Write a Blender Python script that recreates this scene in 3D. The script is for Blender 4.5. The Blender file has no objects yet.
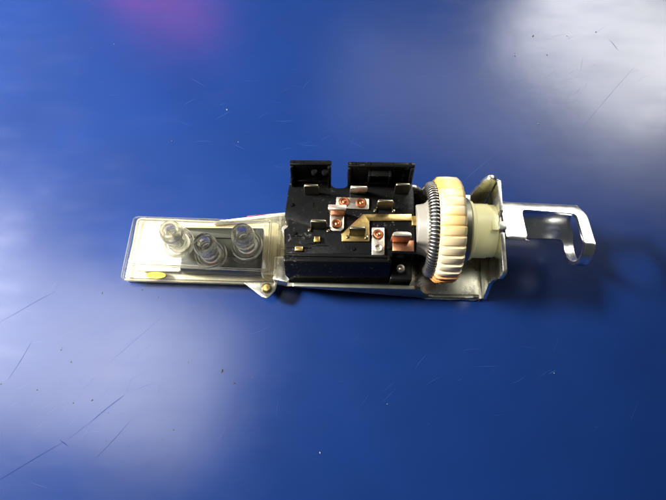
import bpy, bmesh, math, random
from mathutils import Vector, Matrix
R = math.radians
random.seed(7)
sc = bpy.context.scene
COL = sc.collection
MM = 0.001                                   # everything below is written in millimetres

# ---------------------------------------------------------------- camera
cam = bpy.data.cameras.new('camera')
cam.sensor_width = 36.0
cam.lens = 36.0 * 560 / 666
cam.clip_start, cam.clip_end = 0.005, 20
camo = bpy.data.objects.new('camera', cam); COL.objects.link(camo)
TILT, DIST = R(20), 0.180
camo.location = (0, -DIST * math.sin(TILT), DIST * math.cos(TILT))
camo.rotation_euler = (TILT, 0, 0)
sc.camera = camo

# ---------------------------------------------------------------- light
world = bpy.data.worlds.new('World'); sc.world = world; world.use_nodes = True
bg = world.node_tree.nodes['Background']
bg.inputs[0].default_value = (0.80, 0.90, 1.0, 1); bg.inputs[1].default_value = 0.05

def lamp(name, loc, aim, w, h, radiance, color=(1, 1, 1), side=(1, 0, 0), spread=180):
    """rectangular window or added lamp: loc and aim in mm, side = direction of its width"""
    d = bpy.data.lights.new(name, 'AREA'); d.shape = 'RECTANGLE'
    d.size, d.size_y = w, h
    d.energy = radiance * math.pi * w * h
    d.color = color; d.spread = R(spread)
    o = bpy.data.objects.new(name, d); COL.objects.link(o)
    o.location = [c * MM for c in loc]
    z = (o.location - Vector([c * MM for c in aim])).normalized()
    x = Vector(side); x = (x - z * x.dot(z)).normalized(); y = z.cross(x)
    o.rotation_euler = Matrix((x, y, z)).transposed().to_euler()
    return o
lamp('window_light_right', (652, 765, 828), (110, 80, 0), 0.46, 0.28, 19, (1, .985, .94), (156, -134, -8))
lamp('window_light_middle', (490, 625, 965), (80, 60, 0), 1.04, 0.26, 2.2, (1, .985, .96), (380, -180, -120))
lamp('skylight_left', (-350, 15, 555), (-130, -20, 0), 0.42, 0.22, .56, (1, .98, .97), (157, -50, 52), 40)
lamp('window_light_back', (-150, 900, 300), (0, 0, 0), 1.10, 0.34, 3.0, (1, .985, .95))
lamp('fill_light_left', (-840, 200, 430), (-270, 120, 0), 0.42, 0.34, 11.5, (1, .99, .97), (0, 1, 0), 20)  # added lamp, no window known there; narrow cone brightens the table's upper left
lamp('pink_reflection_light', (-325, 690, 630), (-60, 80, 0), 0.20, 0.07, 8.0, (1, .03, .17), (103, -21, 34))  # lamp added in place of an unseen pink object mirrored in the table

sc.view_settings.view_transform = 'Standard'
sc.view_settings.look = 'None'
sc.view_settings.exposure = 0.0
sc.view_settings.gamma = 1.0
sc.view_settings.use_curve_mapping = False
sc.cycles.max_bounces = 16
sc.cycles.transmission_bounces = 12
sc.cycles.transparent_max_bounces = 24
sc.cycles.sample_clamp_indirect = 4.0

# ---------------------------------------------------------------- materials
def mat(name, color, metal=0.0, rough=0.4, spec=0.5, bump=0.0, bscale=300.0, cvar=0.0, cscale=150.0, rvar=0.0, coat=0.0, **kw):
    m = bpy.data.materials.new(name); m.use_nodes = True
    nt = m.node_tree; n = nt.nodes; l = nt.links
    p = n['Principled BSDF']
    p.inputs['Base Color'].default_value = (*color, 1)
    p.inputs['Metallic'].default_value = metal
    p.inputs['Roughness'].default_value = rough
    p.inputs['Specular IOR Level'].default_value = spec
    p.inputs['Coat Weight'].default_value = coat
    for k, v in kw.items(): p.inputs[k.replace('_', ' ')].default_value = v
    tc = n.new('ShaderNodeTexCoord')
    def noise(scale, detail=4):
        t = n.new('ShaderNodeTexNoise'); t.inputs['Scale'].default_value = scale; t.inputs['Detail'].default_value = detail
        l.new(tc.outputs['Object'], t.inputs['Vector']); return t
    if cvar:
        t = noise(cscale); r = n.new('ShaderNodeMapRange'); l.new(t.outputs['Fac'], r.inputs['Value'])
        r.inputs['From Min'].default_value, r.inputs['From Max'].default_value = .3, .7
        r.inputs['To Min'].default_value, r.inputs['To Max'].default_value = 1 - cvar, 1 + cvar
        mx = n.new('ShaderNodeVectorMath'); mx.operation = 'SCALE'
        mx.inputs[0].default_value = color; l.new(r.outputs['Result'], mx.inputs['Scale'])
        l.new(mx.outputs['Vector'], p.inputs['Base Color'])
    if rvar:
        t = noise(cscale * 1.7, 6); r = n.new('ShaderNodeMapRange'); l.new(t.outputs['Fac'], r.inputs['Value'])
        r.inputs['From Min'].default_value, r.inputs['From Max'].default_value = .3, .7
        r.inputs['To Min'].default_value, r.inputs['To Max'].default_value = max(.02, rough - rvar), rough + rvar
        l.new(r.outputs['Result'], p.inputs['Roughness'])
    if bump:
        t = noise(bscale, 3); b = n.new('ShaderNodeBump'); b.inputs['Strength'].default_value = bump
        b.inputs['Distance'].default_value = 0.0004
        l.new(t.outputs['Fac'], b.inputs['Height']); l.new(b.outputs['Normal'], p.inputs['Normal'])
    return m

M = {}
M['black'] = mat('black_phenolic', (.005, .005, .005), rough=.22, spec=.10, bump=.08, bscale=900, rvar=.06, cscale=250)
def dust(m, col=(.055, .05, .045), lo=.60, hi=.72, scale=1100):
    nt = m.node_tree; n = nt.nodes; l = nt.links; p = n['Principled BSDF']
    tc = n.new('ShaderNodeTexCoord'); a = n.new('ShaderNodeTexNoise'); a.inputs['Scale'].default_value = scale; a.inputs['Detail'].default_value = 4
    b = n.new('ShaderNodeTexNoise'); b.inputs['Scale'].default_value = 130
    for q in (a, b): l.new(tc.outputs['Object'], q.inputs['Vector'])
    r = n.new('ShaderNodeMapRange'); l.new(a.outputs['Fac'], r.inputs['Value']); r.inputs['From Min'].default_value = lo; r.inputs['From Max'].default_value = hi
    r2 = n.new('ShaderNodeMapRange'); l.new(b.outputs['Fac'], r2.inputs['Value']); r2.inputs['From Min'].default_value = .42; r2.inputs['From Max'].default_value = .65
    k = n.new('ShaderNodeMath'); k.operation = 'MULTIPLY'; l.new(r.outputs[0], k.inputs[0]); l.new(r2.outputs[0], k.inputs[1])
    mx = n.new('ShaderNodeMixRGB'); mx.inputs[1].default_value = p.inputs['Base Color'].default_value; mx.inputs[2].default_value = (*col, 1)
    l.new(k.outputs[0], mx.inputs[0]); l.new(mx.outputs[0], p.inputs['Base Color'])
dust(M['black'])
M['zinc'] = mat('zinc_plated_steel', (.68, .67, .57), metal=1, rough=.27, bump=.12, bscale=420, cvar=.2, cscale=120, rvar=.10)
M['chrome'] = mat('polished_steel', (.86, .85, .82), metal=1, rough=.24, bump=.03, bscale=220, rvar=.05)
M['tin'] = mat('tinned_brass', (.80, .72, .58), metal=1, rough=.34, cvar=.12, cscale=600, bump=.08, bscale=800)
M['dull'] = mat('darkened_steel', (.30, .30, .23), metal=1, rough=.36, bump=.1, bscale=400, cvar=.2)  # tone darkened in place of the dark surroundings the metal mirrors
M['satin'] = mat('satin_zinc', (.55, .54, .46), metal=1, rough=.55, cvar=.15)
M['brass'] = mat('aged_brass', (.62, .44, .16), metal=1, rough=.32, cvar=.22, cscale=500, bump=.10, bscale=700)
M['copper'] = mat('copper', (.72, .33, .17), metal=1, rough=.30, cvar=.2, cscale=700, bump=.08, bscale=900)
M['blade'] = mat('terminal_blade_metal', (.34, .31, .21), metal=1, rough=.26, cvar=.15, cscale=500)
M['hub'] = mat('white_ceramic', (.23, .215, .175), rough=.38, cvar=.08, cscale=260, bump=.06, bscale=700)
M['nylon'] = mat('yellowed_nylon', (.92, .88, .46), rough=.36, cvar=.06, cscale=200, bump=.05, bscale=400, Subsurface_Weight=.25, Subsurface_Scale=.003, Subsurface_Radius=(1, .9, .4))
M['wire'] = mat('resistance_wire', (.50, .48, .43), metal=1, rough=.32, cvar=.3, cscale=300)
M['core'] = mat('coil_core', (.008, .008, .008), rough=.6)
M['gasket'] = mat('grey_rubber_gasket', (.016, .019, .015), rough=.45, bump=.15, bscale=500, cvar=.25, cscale=180)
M['base'] = mat('cream_plastic', (.88, .86, .76), rough=.35, cvar=.06, cscale=150, Subsurface_Weight=.1, Subsurface_Scale=.002)
M['felt'] = mat('yellow_mark', (.62, .44, .04), rough=.7)
M['speck'] = mat('dark_crumb', (.012, .012, .016), rough=.7)
M['pale_speck'] = mat('pale_crumb', (.15, .15, .16), rough=.7, spec=.1)

def clear(name, tint, ior=1.49, rough=.03, mixfac=.5):
    m = bpy.data.materials.new(name); m.use_nodes = True
    nt = m.node_tree; n = nt.nodes; l = nt.links
    p = n['Principled BSDF']; out = n['Material Output']
    p.inputs['Base Color'].default_value = (*tint, 1)
    p.inputs['Transmission Weight'].default_value = 1
    p.inputs['Roughness'].default_value = rough
    p.inputs['IOR'].default_value = ior
    t = n.new('ShaderNodeBsdfTransparent'); t.inputs[0].default_value = (*tint, 1)
    mx = n.new('ShaderNodeMixShader'); mx.inputs[0].default_value = mixfac
    l.new(t.outputs[0], mx.inputs[1]); l.new(p.outputs[0], mx.inputs[2])
    l.new(mx.outputs[0], out.inputs['Surface'])
    tc = n.new('ShaderNodeTexCoord'); ns = n.new('ShaderNodeTexNoise'); ns.inputs['Scale'].default_value = 160
    l.new(tc.outputs['Object'], ns.inputs['Vector'])
    b = n.new('ShaderNodeBump'); b.inputs['Strength'].default_value = .12; b.inputs['Distance'].default_value = .0005
    l.new(ns.outputs['Fac'], b.inputs['Height']); l.new(b.outputs['Normal'], p.inputs['Normal'])
    return m
def sheet(name, tint, rough=.06, haze=.06):
    """thin clear plastic sheet: see-through, mirror-like by its Fresnel term, slightly hazed and yellowed"""
    m = bpy.data.materials.new(name); m.use_nodes = True
    nt = m.node_tree; n = nt.nodes; l = nt.links; n.remove(n['Principled BSDF']); out = n['Material Output']
    tr = n.new('ShaderNodeBsdfTransparent'); gl = n.new('ShaderNodeBsdfGlossy'); gl.inputs['Roughness'].default_value = rough
    df = n.new('ShaderNodeBsdfTranslucent'); df.inputs[0].default_value = (.9, .88, .76, 1)
    d2 = n.new('ShaderNodeBsdfDiffuse'); d2.inputs[0].default_value = (.9, .88, .76, 1)
    lw = n.new('ShaderNodeLayerWeight'); lw.inputs['Blend'].default_value = .35
    cm = n.new('ShaderNodeMixRGB'); cm.inputs[1].default_value = (.985, .98, .955, 1); cm.inputs[2].default_value = (*tint, 1)
    l.new(lw.outputs['Facing'], cm.inputs[0]); l.new(cm.outputs[0], tr.inputs[0])
    tc = n.new('ShaderNodeTexCoord'); ns = n.new('ShaderNodeTexNoise'); ns.inputs['Scale'].default_value = 190
    l.new(tc.outputs['Object'], ns.inputs['Vector'])
    bp = n.new('ShaderNodeBump'); bp.inputs['Strength'].default_value = .2; bp.inputs['Distance'].default_value = .0006
    l.new(ns.outputs['Fac'], bp.inputs['Height'])
    l2 = n.new('ShaderNodeLayerWeight'); l2.inputs['Blend'].default_value = .5
    for q in (gl, l2): l.new(bp.outputs['Normal'], q.inputs['Normal'])
    pw = n.new('ShaderNodeMath'); pw.operation = 'POWER'; l.new(l2.outputs['Facing'], pw.inputs[0]); pw.inputs[1].default_value = 5
    fr = n.new('ShaderNodeMath'); fr.operation = 'MULTIPLY_ADD'; l.new(pw.outputs[0], fr.inputs[0]); fr.inputs[1].default_value = .9; fr.inputs[2].default_value = .04
    a1 = n.new('ShaderNodeMixShader'); a1.inputs[0].default_value = .5; l.new(df.outputs[0], a1.inputs[1]); l.new(d2.outputs[0], a1.inputs[2])
    hz = n.new('ShaderNodeMath'); hz.operation = 'MULTIPLY_ADD'; cu = n.new('ShaderNodeMath'); cu.operation = 'POWER'; l.new(lw.outputs['Facing'], cu.inputs[0]); cu.inputs[1].default_value = 3; l.new(cu.outputs[0], hz.inputs[0]); hz.inputs[1].default_value = .4; hz.inputs[2].default_value = haze
    a2 = n.new('ShaderNodeMixShader'); l.new(hz.outputs[0], a2.inputs[0]); l.new(tr.outputs[0], a2.inputs[1]); l.new(a1.outputs[0], a2.inputs[2])
    a3 = n.new('ShaderNodeMixShader'); l.new(fr.outputs[0], a3.inputs[0]); l.new(a2.outputs[0], a3.inputs[1]); l.new(gl.outputs[0], a3.inputs[2])
    l.new(a3.outputs[0], out.inputs['Surface'])
    return m
M['clear'] = sheet('clear_acrylic', (.94, .91, .78), rough=.05, haze=.004)
M['clear_thick'] = sheet('clear_acrylic_block', (.88, .85, .66), rough=.10, haze=.10)
M['port'] = clear('clear_acrylic_thick', (.985, .98, .93), mixfac=.75, rough=.02)
M['frost'] = mat('milky_acrylic', (.80, .78, .60), rough=.2, cvar=.08, Transmission_Weight=.65, Subsurface_Weight=.3, Subsurface_Scale=.004, Subsurface_Radius=(1, .95, .7))

def wheel_material():
    m = mat('cream_bakelite', (.76, .70, .58), rough=.36, bump=.05, bscale=600)
    nt = m.node_tree; n = nt.nodes; l = nt.links; p = n['Principled BSDF']
    tc = n.new('ShaderNodeTexCoord')
    t1 = n.new('ShaderNodeTexNoise'); t1.inputs['Scale'].default_value = 130; t1.inputs['Detail'].default_value = 5
    l.new(tc.outputs['Object'], t1.inputs['Vector'])
    sep = n.new('ShaderNodeSeparateXYZ'); l.new(tc.outputs['Object'], sep.inputs[0])
    def rng(sock, a, b, lo=0., hi=1.):
        r = n.new('ShaderNodeMapRange'); l.new(sock, r.inputs['Value'])
        for k, v in zip(('From Min', 'From Max', 'To Min', 'To Max'), (a, b, lo, hi)): r.inputs[k].default_value = v
        return r.outputs['Result']
    def math_(op, a, b):
        q = n.new('ShaderNodeMath'); q.operation = op; l.new(a, q.inputs[0])
        if isinstance(b, float): q.inputs[1].default_value = b
        else: l.new(b, q.inputs[1])
        return q.outputs[0]
    # yellow nicotine-like stain over the rear half of the rim, brown tint on the lowest ribs at the front
    rear = rng(sep.outputs['Y'], -.009, .005)
    ystain = math_('MULTIPLY', rng(t1.outputs['Fac'], .40, .58), math_('ADD', math_('MULTIPLY', rear, .85), .14))
    m1 = n.new('ShaderNodeMixRGB'); m1.inputs[1].default_value = (.60, .50, .33, 1); m1.inputs[2].default_value = (.78, .48, .06, 1)
    l.new(ystain, m1.inputs[0])
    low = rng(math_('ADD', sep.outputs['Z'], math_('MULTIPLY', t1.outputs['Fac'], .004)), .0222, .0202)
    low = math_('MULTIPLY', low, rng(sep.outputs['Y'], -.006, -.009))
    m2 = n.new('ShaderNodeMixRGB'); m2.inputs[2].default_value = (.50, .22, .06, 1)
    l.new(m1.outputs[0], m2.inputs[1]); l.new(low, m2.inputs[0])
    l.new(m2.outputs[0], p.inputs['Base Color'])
    return m
M['wheel'] = wheel_material()

def table_material():
    m = bpy.data.materials.new('blue_laminate'); m.use_nodes = True
    nt = m.node_tree; n = nt.nodes; l = nt.links; p = n['Principled BSDF']
    tc = n.new('ShaderNodeTexCoord')
    def noise(scale, det=5, stretch=None, rot=0.0):
        t = n.new('ShaderNodeTexNoise'); t.inputs['Scale'].default_value = scale; t.inputs['Detail'].default_value = det
        if stretch:
            mp = n.new('ShaderNodeMapping'); mp.inputs['Scale'].default_value = stretch; mp.inputs['Rotation'].default_value = (0, 0, rot)
            l.new(tc.outputs['Object'], mp.inputs['Vector']); l.new(mp.outputs[0], t.inputs['Vector'])
        else: l.new(tc.outputs['Object'], t.inputs['Vector'])
        return t.outputs['Fac']
    def rng(sock, a, b, lo, hi):
        r = n.new('ShaderNodeMapRange'); l.new(sock, r.inputs['Value'])
        for k, v in zip(('From Min', 'From Max', 'To Min', 'To Max'), (a, b, lo, hi)): r.inputs[k].default_value = v
        return r.outputs['Result']
    def mth(op, a, b):
        q = n.new('ShaderNodeMath'); q.operation = op; l.new(a, q.inputs[0])
        if isinstance(b, float): q.inputs[1].default_value = b
        else: l.new(b, q.inputs[1])
        return q.outputs[0]
    cr = n.new('ShaderNodeMixRGB'); cr.inputs[1].default_value = (.002, .0135, .070, 1); cr.inputs[2].default_value = (.0026, .0158, .082, 1)
    l.new(rng(noise(35), .3, .7, 0, 1), cr.inputs[0])
    l.new(cr.outputs[0], p.inputs['Base Color'])
    smudge = rng(noise(22, 8), .34, .70, 0, .05)
    streak = rng(noise(60, 5, (1, 3, 1), R(40)), .45, .75, 0, .03)
    rough = mth('ADD', mth('ADD', smudge, streak), .185)
    l.new(rough, p.inputs['Roughness'])
    p.inputs['Specular IOR Level'].default_value = .45
    p.inputs['Coat Weight'].default_value = .06; p.inputs['Coat Roughness'].default_value = .5   # greasy film
    b = n.new('ShaderNodeBump'); b.inputs['Strength'].default_value = .05; b.inputs['Distance'].default_value = .0001
    l.new(noise(1400, 3), b.inputs['Height']); 
    b2 = n.new('ShaderNodeBump'); b2.inputs['Strength'].default_value = .04; b2.inputs['Distance'].default_value = .002
    l.new(noise(40, 3), b2.inputs['Height']); l.new(b.outputs[0], b2.inputs['Normal'])
    l.new(b2.outputs[0], p.inputs['Normal'])
    return m
M['table'] = table_material()

# ---------------------------------------------------------------- mesh helpers
def link(name, bm, m, parent=None, smooth=35, loc=(0, 0, 0)):
    bmesh.ops.recalc_face_normals(bm, faces=bm.faces)
    for f in bm.faces: f.smooth = True
    for e in bm.edges:
        if len(e.link_faces) == 2 and e.calc_face_angle(0) > R(smooth): e.smooth = False
    bmesh.ops.scale(bm, vec=(MM, MM, MM), verts=bm.verts)
    me = bpy.data.meshes.new(name); bm.to_mesh(me); bm.free()
    if isinstance(m, str): m = M[m]
    me.materials.append(m)
    o = bpy.data.objects.new(name, me); COL.objects.link(o)
    o.location = [c * MM for c in loc]
    if parent: o.parent = parent
    return o
def merge(dst, src):
    me = bpy.data.meshes.new('tmp'); src.to_mesh(me); src.free(); dst.from_mesh(me); bpy.data.meshes.remove(me)
def bevel(bm, w, seg=2, ang=30):
    if w <= 0: return
    es = [e for e in bm.edges if len(e.link_faces) == 2 and e.calc_face_angle(0) > R(ang)]
    bmesh.ops.bevel(bm, geom=es, offset=w, segments=seg, affect='EDGES', profile=.5, clamp_overlap=True)
def prism(dst, pts, lo, hi, axis='z', bev=0.0, seg=2, top=None):
    """extrude a 2D outline from lo to hi along an axis; top = other outline at hi (same count)"""
    b = bmesh.new()
    def P(p, h): return {'z': (p[0], p[1], h), 'y': (p[0], h, p[1]), 'x': (h, p[0], p[1])}[axis]
    A = [b.verts.new(P(p, lo)) for p in pts]; B = [b.verts.new(P(p, hi)) for p in (top or pts)]
    b.faces.new(A); b.faces.new(B)
    n = len(pts)
    for i in range(n): b.faces.new((A[i], A[(i + 1) % n], B[(i + 1) % n], B[i]))
    bmesh.ops.recalc_face_normals(b, faces=b.faces)
    bevel(b, bev, seg)
    merge(dst, b)
def box(dst, x0, x1, y0, y1, z0, z1, bev=0.0, seg=2):
    prism(dst, [(x0, y0), (x1, y0), (x1, y1), (x0, y1)], z0, z1, 'z', bev, seg)
def lathe(dst, prof, c, axis='z', n=40, closed=True):
    """prof: list of (radius, height along the axis); closed loops back to the first point"""
    b = bmesh.new(); rings = []
    for r, h in prof:
        ring = []
        for i in range(n):
            a = 2 * math.pi * i / n; u, v = r * math.cos(a), r * math.sin(a)
            ring.append(b.verts.new({'z': (c[0] + u, c[1] + v, c[2] + h), 'x': (c[0] + h, c[1] + u, c[2] + v)}[axis]))
        rings.append(ring)
    k = len(rings); seq = range(k) if closed else range(k - 1)
    for j in seq:
        A, B = rings[j], rings[(j + 1) % k]
        for i in range(n): b.faces.new((A[i], A[(i + 1) % n], B[(i + 1) % n], B[i]))
    if not closed:
        b.faces.new(rings[0]); b.faces.new(rings[-1])
    merge(dst, b)
def fillet(pts, r, n=5):
    """round the corners of an outline; r is one radius or one per corner"""
    out = []; k = len(pts)
    for i, p in enumerate(pts):
        ri = r[i] if isinstance(r, (list, tuple)) else r
        a, c = Vector(pts[i - 1]), Vector(pts[(i + 1) % k]); p = Vector(p)
        u, v = (a - p), (c - p); lu, lv = u.length, v.length; u.normalize(); v.normalize()
        ang = u.angle(v)
        if ri <= 0 or ang > R(175): out.append(tuple(p)); continue
        t = min(ri / math.tan(ang / 2), lu * .48, lv * .48)
        p0, p1 = p + u * t, p + v * t
        for s in range(n + 1):
            q = s / n
            out.append(tuple((1 - q) ** 2 * p0 + 2 * q * (1 - q) * p + q * q * p1))
    return out
def copy_tree(o, parent=None, loc=None):
    c = o.copy(); COL.objects.link(c)
    if parent: c.parent = parent
    if loc: c.location = [v * MM for v in loc]
    for ch in [k for k in o.children]: copy_tree(ch, c)
    return c

# ---------------------------------------------------------------- table top
bm = bmesh.new(); box(bm, -900, 900, -600, 900, -25, 0, 2)
table = link('table_top', bm, 'table'); table['kind'] = 'structure'
table['label'] = 'glossy blue laminate table top with fine scratches and smudges'

# ---------------------------------------------------------------- the switch
root = bpy.data.objects.new('headlight_switch', None); COL.objects.link(root)
root.empty_display_size = .02
root.rotation_euler = (0, 0, R(-1.5))
root['label'] = 'old car headlight switch with clear valve cover and cream ribbed wheel on blue table'
root['category'] = 'headlight switch'
AY, AZ = 0.9, 17.0                            # shaft axis, along x

# --- steel bracket: floor, walls, end plate, ear
bm = bmesh.new()
floor = [(-28.5, -12.0), (-12.5, -12.0), (-12.5, -12.4), (24.5, -12.6), (27.0, -15.0), (29.5, -15.8), (36, -15.9), (40.5, -15.7), (44.0, -15.9), (46.7, -15.2), (46.7, 13), (31, 13), (24, 13), (-14, 12.4), (-28.5, 10.6)]
prism(bm, fillet(floor, .6, 3), .3, 1.4, 'z', .25, 2)
bracket = link('bracket', bm, 'zinc', root)
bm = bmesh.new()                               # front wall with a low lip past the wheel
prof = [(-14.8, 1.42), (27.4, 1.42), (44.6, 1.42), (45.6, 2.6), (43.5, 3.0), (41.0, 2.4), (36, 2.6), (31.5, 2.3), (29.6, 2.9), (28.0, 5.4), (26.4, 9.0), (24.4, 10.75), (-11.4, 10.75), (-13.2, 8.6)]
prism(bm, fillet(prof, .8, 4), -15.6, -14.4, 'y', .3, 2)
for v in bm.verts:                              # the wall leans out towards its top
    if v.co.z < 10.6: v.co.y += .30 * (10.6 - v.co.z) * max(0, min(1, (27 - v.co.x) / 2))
link('side_wall', bm, 'dull', bracket)  # same steel as the bracket, its dark reflections put into the colour
bm = bmesh.new()                               # rear wall, low behind the wheel
prof = [(-14, 1.42), (42, 1.42), (42.2, 9.8), (40, 9.6), (31, 9.8), (28.8, 11.5), (26.6, 17.5), (24.4, 20.4), (21, 20.6), (-14, 14)]
prism(bm, fillet(prof, 1.2, 5), 12.5, 13.7, 'y', .3, 2)
link('side_wall', bm, 'zinc', bracket)
bm = bmesh.new()                               # rear gusset folded from the end plate
prof = [(38.4, 1.42), (46.3, 1.42), (46.3, 26.4), (45.2, 27.8), (43.6, 27.8), (42.5, 25.5), (41.6, 20), (40.4, 12), (38.6, 10.2)]
prism(bm, fillet(prof, 1.2, 5), 12.3, 13.72, 'y', .3, 2)
link('gusset', bm, 'zinc', bracket)
bm = bmesh.new()                               # end plate, in the y-z plane
plate = [(-15.6, 1.5), (13.6, 1.5), (14.0, 25.4), (3.6, 25.4), (3.0, 23.2), (-2.2, 23.2), (-2.6, 25.0), (-14.4, 24.4), (-14.6, 20), (-13.2, 14.5), (-13.0, 9.5), (-14.6, 5)]
prism(bm, fillet(plate, [.3, .3, 1.0, .4, .4, .4, .4, 1.2, 1, 1, 1, 1], 4), 46.5, 47.7, 'x', .3, 2)
link('end_plate', bm, 'zinc', bracket)
bm = bmesh.new()                               # threaded nose lug in the plate notch
box(bm, 46.0, 48.3, -1.8, 0.6, 22.0, 25.4, .3)
link('plate_lug', bm, 'zinc', bracket)
bm = bmesh.new()
ear = [(-27.2, -13.0), (-16.6, -13.0), (-17.2, -15.6), (-19.2, -18.0), (-21.0, -17.6)]
prism(bm, fillet(ear, [.4, .6, 1.2, 1.2, 1.2], 5), 4.2, 5.4, 'z', .35, 3)
link('ear_tab', bm, 'zinc', bracket)
bm = bmesh.new()
lathe(bm, [(0.01, 6.5), (1.0, 6.4), (1.5, 5.9), (1.6, 5.42), (0.01, 5.42)], (-19.7, -14.9, 0), n=24, closed=False)
link('rivet', bm, 'brass', bracket)
bm = bmesh.new()                               # bright rear rail under the valve
prism(bm, [(-38, 6.2), (-14, 9.8), (-14, 10.9), (-38, 7.1)], 1.42, 4.8, 'z', .12, 2)
link('rear_rail', bm, 'satin', bracket)
bm = bmesh.new()                               # corner lug left of the black block
prism(bm, fillet([(-17.6, -13.4), (-12.6, -14.3), (-12.4, -11), (-13.2, -6), (-17.6, -6)], .8, 4), 5.0, 9.6, 'z', .5, 3)
link('corner_lug', bm, 'zinc', bracket)

# --- black phenolic housing
bm = bmesh.new()
out = [(-13.4, -9.0), (16.9, -9.0), (16.9, -7.9), (23.4, -7.9), (23.4, 11.0), (22.7, 16.4), (4.1, 16.2), (4.1, 12.0), (-0.9, 11.9), (-0.9, 16.4), (-12.6, 16.2), (-13.5, 10.5), (-14.0, 2.6), (-12.9, 1.6), (-12.9, -0.6), (-14.0, -1.6)]
rad = [.2, .1, .2, .5, .5, .4, .4, 2.0, 2.0, .4, .4, .8, .6, .8, .8, .6]
prism(bm, fillet(out, rad, 5), 3.0, 20.5, 'z', .22, 2)
b = bmesh.new()                                # sloping front, right end stops at a step
A = [(-13.7, -9.2, 20.48), (-13.5, -11.2, 20.48), (16.7, -10.6, 20.48), (16.7, -9.2, 20.48)]
Bm = [(-13.9, -9.2, 14), (-13.6, -13.2, 14), (16.8, -12.7, 14), (16.8, -9.2, 14)]
Bo = [(-12.4, -9.2, 8), (-11.8, -13.9, 8), (16.9, -13.4, 8), (16.9, -9.2, 8)]
L3 = [[b.verts.new(p) for p in q] for q in (A, Bm, Bo)]
b.faces.new(L3[0]); b.faces.new(L3[2])
for k in range(2):
    for i in range(4): b.faces.new((L3[k][i], L3[k][(i + 1) % 4], L3[k + 1][(i + 1) % 4], L3[k + 1][i]))
bmesh.ops.recalc_face_normals(b, faces=b.faces); bevel(b, .3, 3, 12); merge(bm, b)
box(bm, -11.2, 23.2, -14.1, -9.1, 3.0, 8.6, .3)
box(bm, 16.95, 23.3, -13.6, -7.8, 3.0, 13.6, .35, 3)      # lower ledge at the right
# raised ribs and steps moulded on the deck
box(bm, -13.2, -6.2, -7.2, -6.75, 20.4, 20.85, .15)
box(bm, -7.6, -4.9, -5.9, -5.5, 20.4, 20.8, .15)
box(bm, -13.2, 16.2, -9.6, -8.8, 20.4, 20.95, .2)
box(bm, 15.6, 16.25, -10.4, -8.9, 20.4, 21.0, .15)
box(bm, -13.0, -8.6, -3.6, -3.25, 20.4, 20.75, .12)
box(bm, -5.6, -1.2, -6.4, -6.05, 20.4, 20.7, .12)
for x, y in ((-12.2, 6.2), (-10.9, -2.8), (-1.6, 4.2), (16, -6.4), (5.8, -7.0)):
    lathe(bm, [(.55, 20.4), (.55, 20.8), (.4, 20.95)], (x, y, 0), n=12, closed=False)
housing = link('switch_housing', bm, 'black', root, 30)

def shroud(x0, x1, y, right):
    bm = bmesh.new()
    prism(bm, [(x0, y - .2), (x1, y), (x1, y + 1.5), (x0, y + 1.3)], 20.55, 29.4, 'z', .25, 2)     # back wall
    for k in range(5):                          # moulding nubs on the top edge
        x = x0 + (x1 - x0) * (k + random.uniform(.15, .6)) / 5
        box(bm, x, x + random.uniform(.7, 1.8), y + .15, y + 1.2, 29.2, 29.42 + random.uniform(0, .12), .1, 1)
    for x in ((x0 + .1, x1 - 1.2) if right else (x0 + .1, x1 - 1.0)):      # sloping side cheeks
        prism(bm, [(11.9, 20.55), (y + .3, 20.55), (y + .3, 29.0), (y - .9, 28.9)], x, x + 1.0, 'x', .2, 2)
    if right:
        box(bm, 9.7, 10.5, 12.6, y + .4, 20.55, 27.2, .2); box(bm, 15.5, 16.3, 12.6, y + .4, 20.55, 27.2, .2)
        box(bm, 10.4, 15.6, 12.8, y + .4, 26.2, 27.1, .2); box(bm, 10.4, 15.6, 13.0, y + .4, 20.55, 22.2, .2)
        lathe(bm, [(.55, 0), (.55, .6), (.3, .9)], (19.6, y - 1.0, 23.4), n=12, closed=False)
    else:
        box(bm, -12.9, -1.0, 13.2, y + .3, 20.55, 22.0, .2)
        for x in (-5.6, -2.6):
            lathe(bm, [(1.0, 0), (1.0, .7), (.7, 1.1)], (x, y - .9, 26.0), n=16, closed=False)
    return link('connector_shroud', bm, 'black', housing)
shroud(-12.6, -.9, 14.8, False)
shroud(3.8, 22.7, 14.7, True)

def blade_mesh(name, w, h, m, loc, feet=True, tilt=0.0):
    bm = bmesh.new()
    prof = [(-w / 2, 0), (w / 2, 0), (w / 2, h - .35), (w / 2 - .35, h), (-w / 2 + .35, h), (-w / 2, h - .35)]
    prism(bm, prof, 0.0, .85, 'y', .10, 1)
    if tilt: bmesh.ops.rotate(bm, cent=(0, 0, 0), matrix=Matrix.Rotation(tilt, 3, 'X'), verts=bm.verts)
    if feet:
        for s in (-1, 1): box(bm, s * (w / 2 + .35) - .45, s * (w / 2 + .35) + .45, -.9, .1, -.05, .5, .2, 2)
    return link(name, bm, m, housing, loc=loc)
D = 20.53
b0 = blade_mesh('terminal_blade', 4.3, 5.6, 'blade', (-6.4, 9.5, D), False)
copy_tree(b0, None, (19.7, 10.5, D))
bl = blade_mesh('terminal_blade', 4.9, 6.6, 'tin', (7.1, 10.3, D), False, R(14)); bl['label'] = 'bright gold terminal blade'
b1 = blade_mesh('terminal_blade', 4.6, 5.3, 'blade', (14.7, 5.3, D))
copy_tree(b1, None, (-4.0, -1.3, D))
copy_tree(b1, None, (6.9, -3.3, D + .62))

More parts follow.
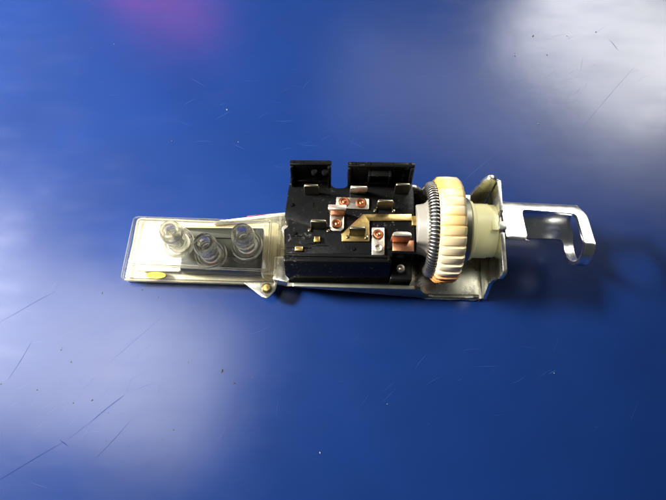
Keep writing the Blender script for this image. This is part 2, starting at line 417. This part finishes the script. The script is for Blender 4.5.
def rivet(x, y, z, m='copper', r=1.35, hollow=True):
    bm = bmesh.new()
    if hollow is None: prof = [(r + .15, 0), (r + .1, .35), (r - .15, .5), (r - .5, .3), (r - .55, -.3), (.01, -.3)]
    elif hollow: prof = [(r + .25, 0), (r + .2, .28), (r - .1, .6), (r - .45, .55), (r - .65, .12), (.62, .1), (.55, .42), (.2, .55), (.01, .56)]
    else: prof = [(r, 0), (r * .95, .25), (r * .6, .5), (.01, .6)]
    prof = [(.01, 0)] + prof
    lathe(bm, prof, (0, 0, 0), n=24, closed=False)
    return link('rivet', bm, m, housing, loc=(x, y, z))
def strip(name, pts, m, z0=D, t=.6, r=.3, bev=.12):
    bm = bmesh.new(); prism(bm, fillet(pts, r, 4), 0, t, 'z', bev, 2)
    return link(name, bm, m, housing, loc=(0, 0, z0))
strip('contact_plate', [(.7, 5.3), (10.2, 5.1), (10.3, 8.6), (.7, 8.8)], 'tin')
strip('contact_plate', [(-.9, -1.3), (0, -1.9), (2.2, -1.9), (3.1, -1.3), (3.1, 4.0), (-.9, 4.0)], 'tin', D, .62, [1.2, .6, .6, 1.2, .2, .2])
strip('contact_plate', [(11.1, -8.9), (14.7, -8.8), (14.7, -.5), (11.1, -.5)], 'tin')
strip('contact_strip', [(2.6, -5.0), (10.4, -4.8), (10.4, 1.5), (22.6, 1.9), (22.6, 4.0), (8.6, 3.6), (2.5, -2.7)], 'brass')
bm = bmesh.new(); box(bm, 22.5, 25.0, .4, 3.4, 20.3, 21.2, .25); box(bm, 24.2, 25.0, .4, 3.4, 15, 20.4, .25)
link('contact_strip_end', bm, 'brass', housing)
T = D + .6
for x, y in ((3.0, 7.2), (8.0, 7.0), (1.1, .3), (12.9, -2.7)): rivet(x, y, T + .02)
rivet(12.9, -6.9, T + .02, 'tin', 1.15, None)
rivet(20.0, -10.2, 13.62, 'tin', 1.2)['label'] = 'dull hollow rivet on the low ledge'
bl = blade_mesh('terminal_blade', 4.6, 5.2, 'copper', (1.1, 2.9, T + .02), False, R(8)); bl['label'] = 'terminal blade, rivet reflection painted as copper'  # copper colour stands in for the rivet mirrored in its face
bm = bmesh.new(); box(bm, -1.4, 3.6, 2.4, 3.9, 26.0, 26.5, .15)
link('blade_cap', bm, 'tin', housing)
# copper contact at the right with its bent blade
bm = bmesh.new(); box(bm, 16.9, 23.0, -7.6, -4.2, 20.53, 21.3, .2)
link('copper_contact', bm, 'copper', housing)
bl = blade_mesh('terminal_blade', 5.2, 6.2, 'copper', (18.9, -5.0, 21.32), False, R(6)); bl['label'] = 'broad copper terminal blade'
bm = bmesh.new(); prism(bm, fillet([(16.2, -5.6), (21.6, -5.6), (21.3, -4.6), (20.3, -4.3), (17.6, -4.3), (16.5, -4.6)], .5, 4), 27.5, 27.9, 'z', .15, 2)
link('blade_cap', bm, 'tin', housing)
# small brass stakes standing through the deck
for x, y, w, d in ((-4.4, -4.6, 1.8, 1.9), (-9.4, -7.6, 2.4, 1.5), (5.9, -2.0, .7, .7)):
    bm = bmesh.new(); box(bm, -w / 2, w / 2, -d / 2, d / 2, 0, .95, .3, 3)
    link('brass_stake', bm, 'brass', housing, loc=(x, y, D))
for x, y in ((-13.9, .5),):
    bm = bmesh.new(); lathe(bm, [(1.3, 8), (1.3, 15.6), (1.0, 16.0), (.01, 16.0)], (x, y, 0), n=24, closed=False)
    link('white_post', bm, 'hub', housing)
# moulded characters on the deck
def emboss(txt, x, y, size):
    cu = bpy.data.curves.new('raised_number', 'FONT'); cu.body = txt; cu.size = size * MM; cu.extrude = .00008
    cu.align_x = 'CENTER'
    t = bpy.data.objects.new('raised_number_curve', cu); COL.objects.link(t)
    bpy.context.view_layer.update()
    me = bpy.data.meshes.new_from_object(t.evaluated_get(bpy.context.evaluated_depsgraph_get()))
    bpy.data.objects.remove(t)
    me.materials.clear(); me.materials.append(M['black'])
    o = bpy.data.objects.new('raised_number', me); COL.objects.link(o)
    o.parent = housing; o.location = (x * MM, y * MM, D * MM)
emboss('1', -5.9, 5.6, 2.4); emboss('106', 20.2, 6.0, 2.2)

# --- thumbwheel with coil
bm = bmesh.new()
NR, SUB = 33, 16; n = NR * SUB; RW = 15.35
X0, X1 = 28.9, 36.1
b = bmesh.new(); rings = []
for x, dr in ((X0, -1.1), (X0 + .45, -.45), (X0 + 1.0, 0), ((X0 + X1) / 2, .12), (X1 - 1.0, 0), (X1 - .45, -.4), (X1, -1.0)):
    ring = []
    for i in range(n):
        ph = (i % SUB) / SUB; a = 2 * math.pi * i / n
        saw = 1 - .45 * (ph / .74) ** 2 if ph < .74 else .55 - .55 * (1 - abs((ph - .87) / .13)) + (.45 * max(0, (ph - .87) / .13))
        r = RW + .1 + dr - .95 * (1 - saw)
        ring.append(b.verts.new((x, AY + r * math.cos(a), AZ + r * math.sin(a))))
    rings.append(ring)
for x, r in ((X1, 9.0),):
    rings.append([b.verts.new((x, AY + r * math.cos(2 * math.pi * i / n), AZ + r * math.sin(2 * math.pi * i / n))) for i in range(n)])
rings.insert(0, [b.verts.new((X0 + .9, AY + 13.6 * math.cos(2 * math.pi * i / n), AZ + 13.6 * math.sin(2 * math.pi * i / n))) for i in range(n)])
rings.insert(0, [b.verts.new((X0 + 1.0, AY + 8.0 * math.cos(2 * math.pi * i / n), AZ + 8.0 * math.sin(2 * math.pi * i / n))) for i in range(n)])
for j in range(len(rings) - 1):
    for i in range(n): b.faces.new((rings[j][i], rings[j][(i + 1) % n], rings[j + 1][(i + 1) % n], rings[j + 1][i]))
b.faces.new(rings[0]); b.faces.new(rings[-1])
merge(bm, b)
wheel = link('thumbwheel', bm, 'wheel', root, 40)
bm = bmesh.new()
lathe(bm, [(.5, 23.9), (6.9, 23.9), (7.2, 24.3), (7.5, 26.2), (8.2, 27.2), (9.6, 28.0), (9.9, 29.85), (.5, 29.85)], (0, AY, AZ), 'x', 56, closed=False)
link('hub', bm, 'hub', wheel)
bm = bmesh.new()
MR, mr = 12.1, 1.75; XC = 28.1
lathe(bm, [(MR + mr * .82 * math.cos(t * math.pi / 6), XC + mr * .82 * math.sin(t * math.pi / 6)) for t in range(12)], (0, AY, AZ), 'x', 72)
link('coil_core', bm, 'core', wheel)
b = bmesh.new(); turns, seg = 80, 14; N = turns * seg; wr = .25; prev = None; first = None
for k in range(N):
    A = 2 * math.pi * k / N; B = 2 * math.pi * k / seg
    rad = Vector((0, math.cos(A), math.sin(A))); tng = Vector((0, -math.sin(A), math.cos(A)))
    rdir = rad * math.cos(B) + Vector((1, 0, 0)) * math.sin(B)
    c = Vector((XC, AY, AZ)) + rad * MR + rdir * mr
    ring = [b.verts.new(c + rdir * wr * math.cos(q * math.pi / 3) + tng * wr * math.sin(q * math.pi / 3)) for q in range(6)]
    if prev:
        for q in range(6): b.faces.new((prev[q], prev[(q + 1) % 6], ring[(q + 1) % 6], ring[q]))
    else: first = ring
    prev = ring
for q in range(6): b.faces.new((prev[q], prev[(q + 1) % 6], first[(q + 1) % 6], first[q]))
link('coil_spring', b, 'wire', wheel, 60)
bm = bmesh.new(); box(bm, 26.6, 28.0, -9.6, -6.9, 7.0, 9.4, .35, 3)
link('copper_brush', bm, 'copper', root)

# --- washers and nylon bushing
bm = bmesh.new()
lathe(bm, [(5, 36.2), (9.2, 36.2), (9.6, 36.5), (9.6, 38.6), (9.2, 38.9), (5, 38.9)], (0, AY, AZ), 'x', 64)
bush_w = link('steel_washer', bm, 'dull', root)
bm = bmesh.new()
lathe(bm, [(5, 39.0), (8.4, 39.0), (8.7, 39.2), (8.7, 39.9), (8.2, 40.2), (7.95, 40.6), (7.95, 44.6), (7.7, 45.0), (7.7, 46.45), (5, 46.45)], (0, AY, AZ), 'x', 64)
bushing = link('nylon_bushing', bm, 'nylon', root)
bm = bmesh.new()
box(bm, 44.3, 46.3, -2.0, 1.0, 22.6, 25.1, .3)
link('bushing_lug', bm, 'nylon', bushing)
bm = bmesh.new()                                # neck of the bracket between washer and gusset
box(bm, 37.2, 40.2, 6.8, 11.0, 18.0, 20.4, .4); link('retaining_clip', bm, 'zinc', root)

# --- chrome pull sleeve: a tube cut away along the front, closing to a ring at its end
RS, TH = 8.45, 1.15
NT = 144; xs = [48.2 + .25 * k for k in range(int((73.3 - 48.2) / .25) + 1)]
b = bmesh.new(); V = {}
def inside(x, t):
    if x >= 70.1: return True
    if -82 <= t <= 41: return True
    if x <= 54.2 and -82 <= t <= 128: return True
    return False
def key(i, j): return (i, j % NT)
cells = [(i, j) for i in range(len(xs) - 1) for j in range(NT) if inside((xs[i] + xs[i + 1]) / 2, (j + .5) * 360 / NT - 180)]
uv = {}
for i, j in cells:
    for q in ((i, j), (i + 1, j), (i, j + 1), (i + 1, j + 1)):
        uv[key(*q)] = [xs[q[0]], (q[1] % NT) * 360 / NT - 180]
edges = {}
for i, j in cells:
    for p, q in (((i, j), (i + 1, j)), ((i + 1, j), (i + 1, j + 1)), ((i + 1, j + 1), (i, j + 1)), ((i, j + 1), (i, j))):
        e = tuple(sorted((key(*p), key(*q)))); edges[e] = edges.get(e, 0) + 1
nb = {}
for (p, q), c in edges.items():
    if c == 1: nb.setdefault(p, []).append(q); nb.setdefault(q, []).append(p)
for it in range(26):                            # round the cut corners
    new = {}
    for p, ns in nb.items():
        x, t = uv[p]; sx = st = 0
        for q in ns:
            dt = (uv[q][1] - t + 180) % 360 - 180; sx += uv[q][0]; st += t + dt
        new[p] = [x * .5 + .5 * sx / len(ns), t * .5 + .5 * st / len(ns)]
    for p, v in new.items(): uv[p] = v
def sleeve_pt(x, t):
    flare = .2 * math.exp(-((x - 73.2) / .8) ** 2) + .2 * math.exp(-((x - 48.2) / .8) ** 2)
    a = R(t); r = RS + flare - .02 * (x - 60)
    lim = RS * .64 - .05 * (x - 60)             # the top is pressed flat, falling a little towards the ring
    k = max(0, min(1, (x - 66) / 5)); r += 1.3 * k * k * (3 - 2 * k) * max(0, -math.cos(a - R(20)))
    cd = math.cos(a - R(75))
    if cd > 0: r = -math.log(math.exp(-r / .4) + math.exp(-min(lim / cd, 16) / .4)) * .4
    g = math.exp(-((t - 14) / 18) ** 2) if t > 14 else max(0, min(1, (t + 70) / 40))
    if x > 68.5: x -= 2.2 * g * ((x - 68.5) / 4.7) ** 2
    if x < 52: x += 1.6 * g * ((52 - x) / 3.8) ** 2
    return (x, AY + r * math.cos(a), AZ + r * math.sin(a))
for p, (x, t) in uv.items(): V[p] = b.verts.new(sleeve_pt(x, t))
for i, j in cells: b.faces.new([V[key(*q)] for q in ((i, j), (i + 1, j), (i + 1, j + 1), (i, j + 1))])
sleeve = link('pull_sleeve', b, 'chrome', root, 50)
mod = sleeve.modifiers.new('thickness', 'SOLIDIFY'); mod.thickness = TH * MM; mod.offset = -1
mod = sleeve.modifiers.new('rounded_edges', 'BEVEL'); mod.width = .35 * MM; mod.segments = 3; mod.limit_method = 'ANGLE'; mod.angle_limit = R(50)

# --- clear vacuum valve at the left
def frustum(dst, bot, zb, top, zt, bev, seg=3):
    prism(dst, bot, zb, zt, 'z', bev, seg, top)
bm = bmesh.new()                                # outer shell minus inside: two nested surfaces, open below
bot = [(-63.6, -12.9), (-17.6, -13.1), (-17.2, 7.6), (-33, 6.6), (-62.8, 6.9)]
top = [(-59.8, -11.4), (-18.2, -12.2), (-18.4, 5.0), (-33, 3.9), (-59.6, 4.2)]
def shell(dst, bot, zb, top, zt, th):
    cx = -39; cy = -3.5
    def inset(p): return (p[0] + (th if p[0] < cx else -th), p[1] + (th if p[1] < cy else -th))
    b = bmesh.new(); rr = [1.6, 1.2, 1.2, 4, 1.6]
    B, Tt = fillet(bot, rr, 5), fillet(top, rr, 5)
    rings = [[(p[0], p[1], zb) for p in B], [(q[0] * .93 + p[0] * .07, q[1] * .93 + p[1] * .07, zt - .7) for p, q in zip(B, Tt)],
             [(q[0] + (.25 if q[0] < cx else -.25), q[1] + (.25 if q[1] < cy else -.25), zt - .2) for q in Tt],
             [(q[0] + (.7 if q[0] < cx else -.7), q[1] + (.7 if q[1] < cy else -.7), zt) for q in Tt],
             ]
    Bi, Ti = [inset(p) for p in B], [inset(p) for p in Tt]
    inner = [[(p[0], p[1], zt - th) for p in Ti], [(p[0], p[1], zb) for p in Bi]]
    vo = [[b.verts.new(p) for p in r] for r in rings]; vi = [[b.verts.new(p) for p in r] for r in inner]
    n = len(B)
    def band(A, C):
        for i in range(n): b.faces.new((A[i], A[(i + 1) % n], C[(i + 1) % n], C[i]))
    for k in range(3): band(vo[k], vo[k + 1])
    b.faces.new(vo[3]); b.faces.new(vi[0]); band(vi[0], vi[1]); band(vi[1], vo[0])
    merge(dst, b)
shell(bm, bot, 4.0, top, 13.0, 1.4)
valve = link('valve_cover', bm, 'clear', root, 28)
def bead(pts, z, r, name, m):
    """rounded moulded rim following an outline"""
    b = bmesh.new(); n = len(pts); K = 8; rings = []
    for i in range(n):
        p = Vector((*pts[i], 0)); d = (Vector((*pts[(i + 1) % n], 0)) - Vector((*pts[i - 1], 0))).normalized(); nn = Vector((-d.y, d.x, 0))
        rings.append([b.verts.new(p + nn * r * math.cos(2 * math.pi * k / K) + Vector((0, 0, z + r * .7 * math.sin(2 * math.pi * k / K)))) for k in range(K)])
    for i in range(n):
        A, C = rings[i], rings[(i + 1) % n]
        for k in range(K): b.faces.new((A[k], A[(k + 1) % K], C[(k + 1) % K], C[k]))
    return link(name, b, m, valve, 60)
bead(fillet([(-59.3, -10.9), (-18.8, -11.6), (-18.9, 4.4), (-33, 3.3), (-59.1, 3.7)], [1.4, 1, 1, 4, 1.4], 6), 13.1, .42, 'moulded_rim', 'port')
bead(fillet([(-64.7, -12.7), (-27, -12.9), (-17.0, -12.7), (-17.0, 9.0), (-33, 7.6), (-63.7, 7.9)], [1.4, 2, .8, .8, 6, 1.4], 6), 4.15, .5, 'moulded_rim', 'port')
bm = bmesh.new()                                # base flange of the cover, and the rim round it
fl = [(-65.2, -13.2), (-27, -13.4), (-16.4, -13.2), (-16.2, 9.6), (-33, 8.2), (-64.2, 8.5)]
prism(bm, fillet(fl, [1.6, 2, .8, .8, 6, 1.6], 5), 2.6, 3.95, 'z', .4, 3)
link('base_flange', bm, 'clear', valve)
bm = bmesh.new()
pl = [(-64.4, -12.5), (-17, -12.6), (-17, 8.6), (-33, 7.4), (-63.4, 7.7)]
prism(bm, fillet(pl, .6, 3), .25, 2.55, 'z', .2); prism(bm, fillet([(-61, -10.2), (-46.6, -10.2), (-46.6, 3.4), (-60.4, 3.4)], .8, 4), 4.0, 5.2, 'z', .4)
link('diaphragm', bm, 'base', valve)
bm = bmesh.new()
prism(bm, fillet([(-46.0, -10.4), (-21.4, -10.7), (-21.6, 3.6), (-46.3, 3.2)], .5, 4), 4.0, 8.6, 'z', .35)
prism(bm, fillet([(-45.0, -.4), (-22.4, -.2), (-22.4, 2.6), (-45.0, 2.2)], .4, 4), 8.5, 9.3, 'z', .25)
prism(bm, fillet([(-34.0, -9.6), (-22.6, -9.8), (-22.6, -6.6), (-34.0, -6.4)], .4, 4), 8.5, 9.1, 'z', .25)
link('gasket', bm, 'gasket', valve)
bm = bmesh.new()
lathe(bm, [(.01, 0), (3.0, .0), (3.2, .2), (3.0, .5), (.01, .5)], (0, 0, 0), n=30, closed=False)
bmesh.ops.scale(bm, vec=(1, .36, 1), verts=bm.verts)
link('yellow_dab', bm, 'felt', valve, loc=(-54.2, -11.3, 4.0))
bm = bmesh.new()                                # milky end block with clips
prism(bm, fillet([(-20.9, -12.6), (-16.6, -12.7), (-16.3, 6.6), (-20.9, 5.6)], .6, 4), 4.0, 12.2, 'z', .5, 3)
box(bm, -16.9, -14.6, -9.2, -3.6, 5.0, 10.5, .5, 3); box(bm, -16.9, -14.4, -2.6, 2.6, 5.0, 10.2, .5, 3); box(bm, -16.9, -14.9, 4.0, 8.2, 4.6, 9.4, .5, 3)
link('end_block', bm, 'clear_thick', valve)
def port(x, y):
    bm = bmesh.new()                            # hollow hose barb in a moulded cup
    prof = [(1.6, 13.4), (1.6, 23.4), (1.85, 23.9), (2.55, 23.9), (2.85, 23.5), (3.4, 21.4), (3.35, 21.0), (2.5, 20.5), (2.5, 18.8), (3.0, 17.6), (2.95, 17.2), (2.6, 16.9), (2.6, 14.8), (2.9, 13.6), (3.3, 13.05), (.6, 13.05)]
    lathe(bm, prof, (0, 0, 0), n=40)
    o = link('hose_port', bm, 'port', valve, 40, loc=(x, y, 0))
    return o
for x, y in ((-45.8, -3.7), (-35.8, -7.2), (-25.5, -4.0)): port(x, y)
for x, y in ((-45.8, -3.7), (-35.8, -7.2), (-25.5, -4.0)):
    bm = bmesh.new()
    lathe(bm, [(3.6, 13.02), (3.8, 14.6), (3.95, 14.9), (4.35, 14.9), (4.55, 14.6), (4.75, 13.02)], (0, 0, 0), n=44)
    link('port_cup', bm, 'port', valve, loc=(x, y, 0))

# ---------------------------------------------------------------- marks and crumbs on the table
def speck(x, y, r, m, st=1.0, ang=0.0):
    bm = bmesh.new(); bmesh.ops.create_icosphere(bm, subdivisions=1, radius=r)
    for v in bm.verts: v.co *= random.uniform(.75, 1.2)
    bmesh.ops.scale(bm, vec=(st, 1, .45), verts=bm.verts)
    bmesh.ops.rotate(bm, cent=(0, 0, 0), matrix=Matrix.Rotation(ang, 3, 'Z'), verts=bm.verts)
    bmesh.ops.translate(bm, vec=(x, y, r * .35), verts=bm.verts)
    return bm
def specks(name, lst, m, label):
    bm = bmesh.new()
    for x, y, r in lst: merge(bm, speck(x, y, r * 1.15, m, random.uniform(1, 1.9), random.uniform(0, 3)))
    o = link(name, bm, m); o['kind'] = 'stuff'; o['label'] = label
specks('dark_crumbs', [(74.7, 85.0, .26), (66.9, 75.9, .19), (78.8, 76.4, .16), (98.5, 86.9, .19), (87.4, 85.0, .13), (-78.5, -35.7, .19), (-82.1, -32.1, .16), (-81.9, -31.5, .13), (-55.7, 40.1, .16), (-70.6, -46.8, .21), (-76.0, -47.6, .16), (-33.1, -38.4, .26), (-29.3, -41.9, .21), (-24.0, -40.4, .13), (-46.0, -55.1, .18), (-48.9, -57.8, .13), (-87.2, -43.9, .16), (-43.4, -35.7, .13), (-65.4, -50.4, .13), (-64.9, -58.1, .11), (-58.2, -59.5, .1), (-72.2, -14.3, .16), (-59.8, -13.3, .14), (-54.6, -15.6, .19), (-98.2, -42.2, .16)], 'speck', 'dark crumbs and dust scattered over the blue table top')
specks('pale_crumbs', [(71.8, 46.9, .24), (-37.5, 52.7, .22), (15.8, -47.9, .11), (-89.5, 79.5, .11), (-81.3, 81.4, .1), (-3.7, -61.3, .16), (67.1, 77.3, .2), (65.8, -39.0, .12), (-32.8, 39.7, .13)], 'pale_speck', 'pale crumbs and lint scattered over the blue table top')
M['groove'] = mat('scratch_groove', (.004, .012, .06), rough=.7, spec=.05)
M['scuff'] = mat('scratch_burr', (.014, .038, .135), rough=.5, spec=.2)
def scratch(p, q, w, m, z=.012, wob=.12):
    bm = bmesh.new(); n = 14; p, q = Vector((*p, 0)), Vector((*q, 0)); d = (q - p); nrm = Vector((-d.y, d.x, 0)).normalized()
    L = []
    ph = random.uniform(0, 6)
    for k in range(n + 1):
        t = k / n; c = p + d * t + nrm * wob * math.sin(t * 5 + ph) * min(1, d.length / 12)
        ww = w * (.25 + .75 * math.sin(math.pi * min(1, max(0, t)))) * random.uniform(.6, 1.1) / 2
        L.append((bm.verts.new(c + nrm * ww), bm.verts.new(c - nrm * ww)))
    for a, b2 in zip(L, L[1:]): bm.faces.new((a[0], b2[0], b2[1], a[1]))
    for v in bm.verts: v.co.z = z
    o = link('scratch', bm, m, table)
    return o
scratch((-100, -72.5), (-76.9, -58.4), .22, 'groove', .012, .1);
scratch((-78.1, -57.9), (-75.4, -59.6), .22, 'groove', .02, 0)
scratch((-76, -57.7), (-70.7, -53.5), .10, 'groove', .012, .1)
scratch((-70.7, -53.5), (-61.4, -45.3), .22, 'groove', .012, .1); scratch((-70.4, -53.6), (-61.2, -45.5), .12, 'scuff', .016, .1)
scratch((-67.3, -63.2), (-58.2, -52.1), .12, 'groove'); scratch((-66.8, -36.0), (-52.4, -21.3), .16, 'scuff')
scratch((-102.3, -23.5), (-86.7, -13.7), .12, 'groove'); scratch((-96.3, -41.0), (-91.3, -29.7), .14, 'groove')
scratch((42.3, 23.2), (57.4, 36.6), .13, 'scuff'); scratch((5.2, 40.5), (11.5, 36.8), .10, 'scuff')
scratch((103.1, 83.2), (105.3, 78.6), .22, 'groove'); scratch((66.5, -38.1), (64.0, -39.3), .16, 'scuff')
scratch((-34.9, 39.3), (-29.9, 36.6), .10, 'scuff'); scratch((86.1, 44.5), (112.6, 74.1), .10, 'scuff'); scratch((47.4, 40.5), (55.8, 37.4), .07, 'scuff')
for k in range(9):
    x, y = random.uniform(-95, 115), random.uniform(-68, 95)
    if -68 < x < 80 and -19 < y < 20: continue
    a = random.gauss(.7, .5); ln = random.uniform(1.5, 7)
    scratch((x, y), (x + ln * math.cos(a), y + ln * math.sin(a)), random.uniform(.03, .06), random.choice(('groove', 'scuff', 'scuff')), .01 + .0005 * k)

bm = bmesh.new()
for cx, cy, sx, sy, ang, cnt in ((-72, -42, 26, 20, .75, 70), (78, 62, 30, 24, .8, 60), (-20, 50, 50, 24, .3, 30), (40, -45, 40, 14, .5, 22)):
    for k in range(cnt):
        p = Vector((random.gauss(cx, sx * .6), random.gauss(cy, sy * .6), .006 + .0001 * k)); a = random.gauss(ang, .45); ln = random.uniform(1, 8); w = random.uniform(.018, .045)
        if -68 < p.x < 80 and -20 < p.y < 20: continue
        d = Vector((math.cos(a), math.sin(a), 0)); nn = Vector((-d.y, d.x, 0)); bow = random.uniform(-.06, .06) * ln
        L = [p + d * ln * t + nn * bow * 4 * t * (1 - t) for t in (0, .25, .5, .75, 1)]
        V4 = [(bm.verts.new(q + nn * w * f), bm.verts.new(q - nn * w * f)) for q, f in zip(L, (.2, .8, 1, .8, .2))]
        for A, B2 in zip(V4, V4[1:]): bm.faces.new((A[0], B2[0], B2[1], A[1]))
M['hair'] = mat('hairline_burr', (.012, .035, .125), rough=.45, spec=.3)
hl = link('hairline_scratches', bm, 'hair'); hl['kind'] = 'stuff'; hl['label'] = 'faint hairline swirl scratches clustered on the blue table top'
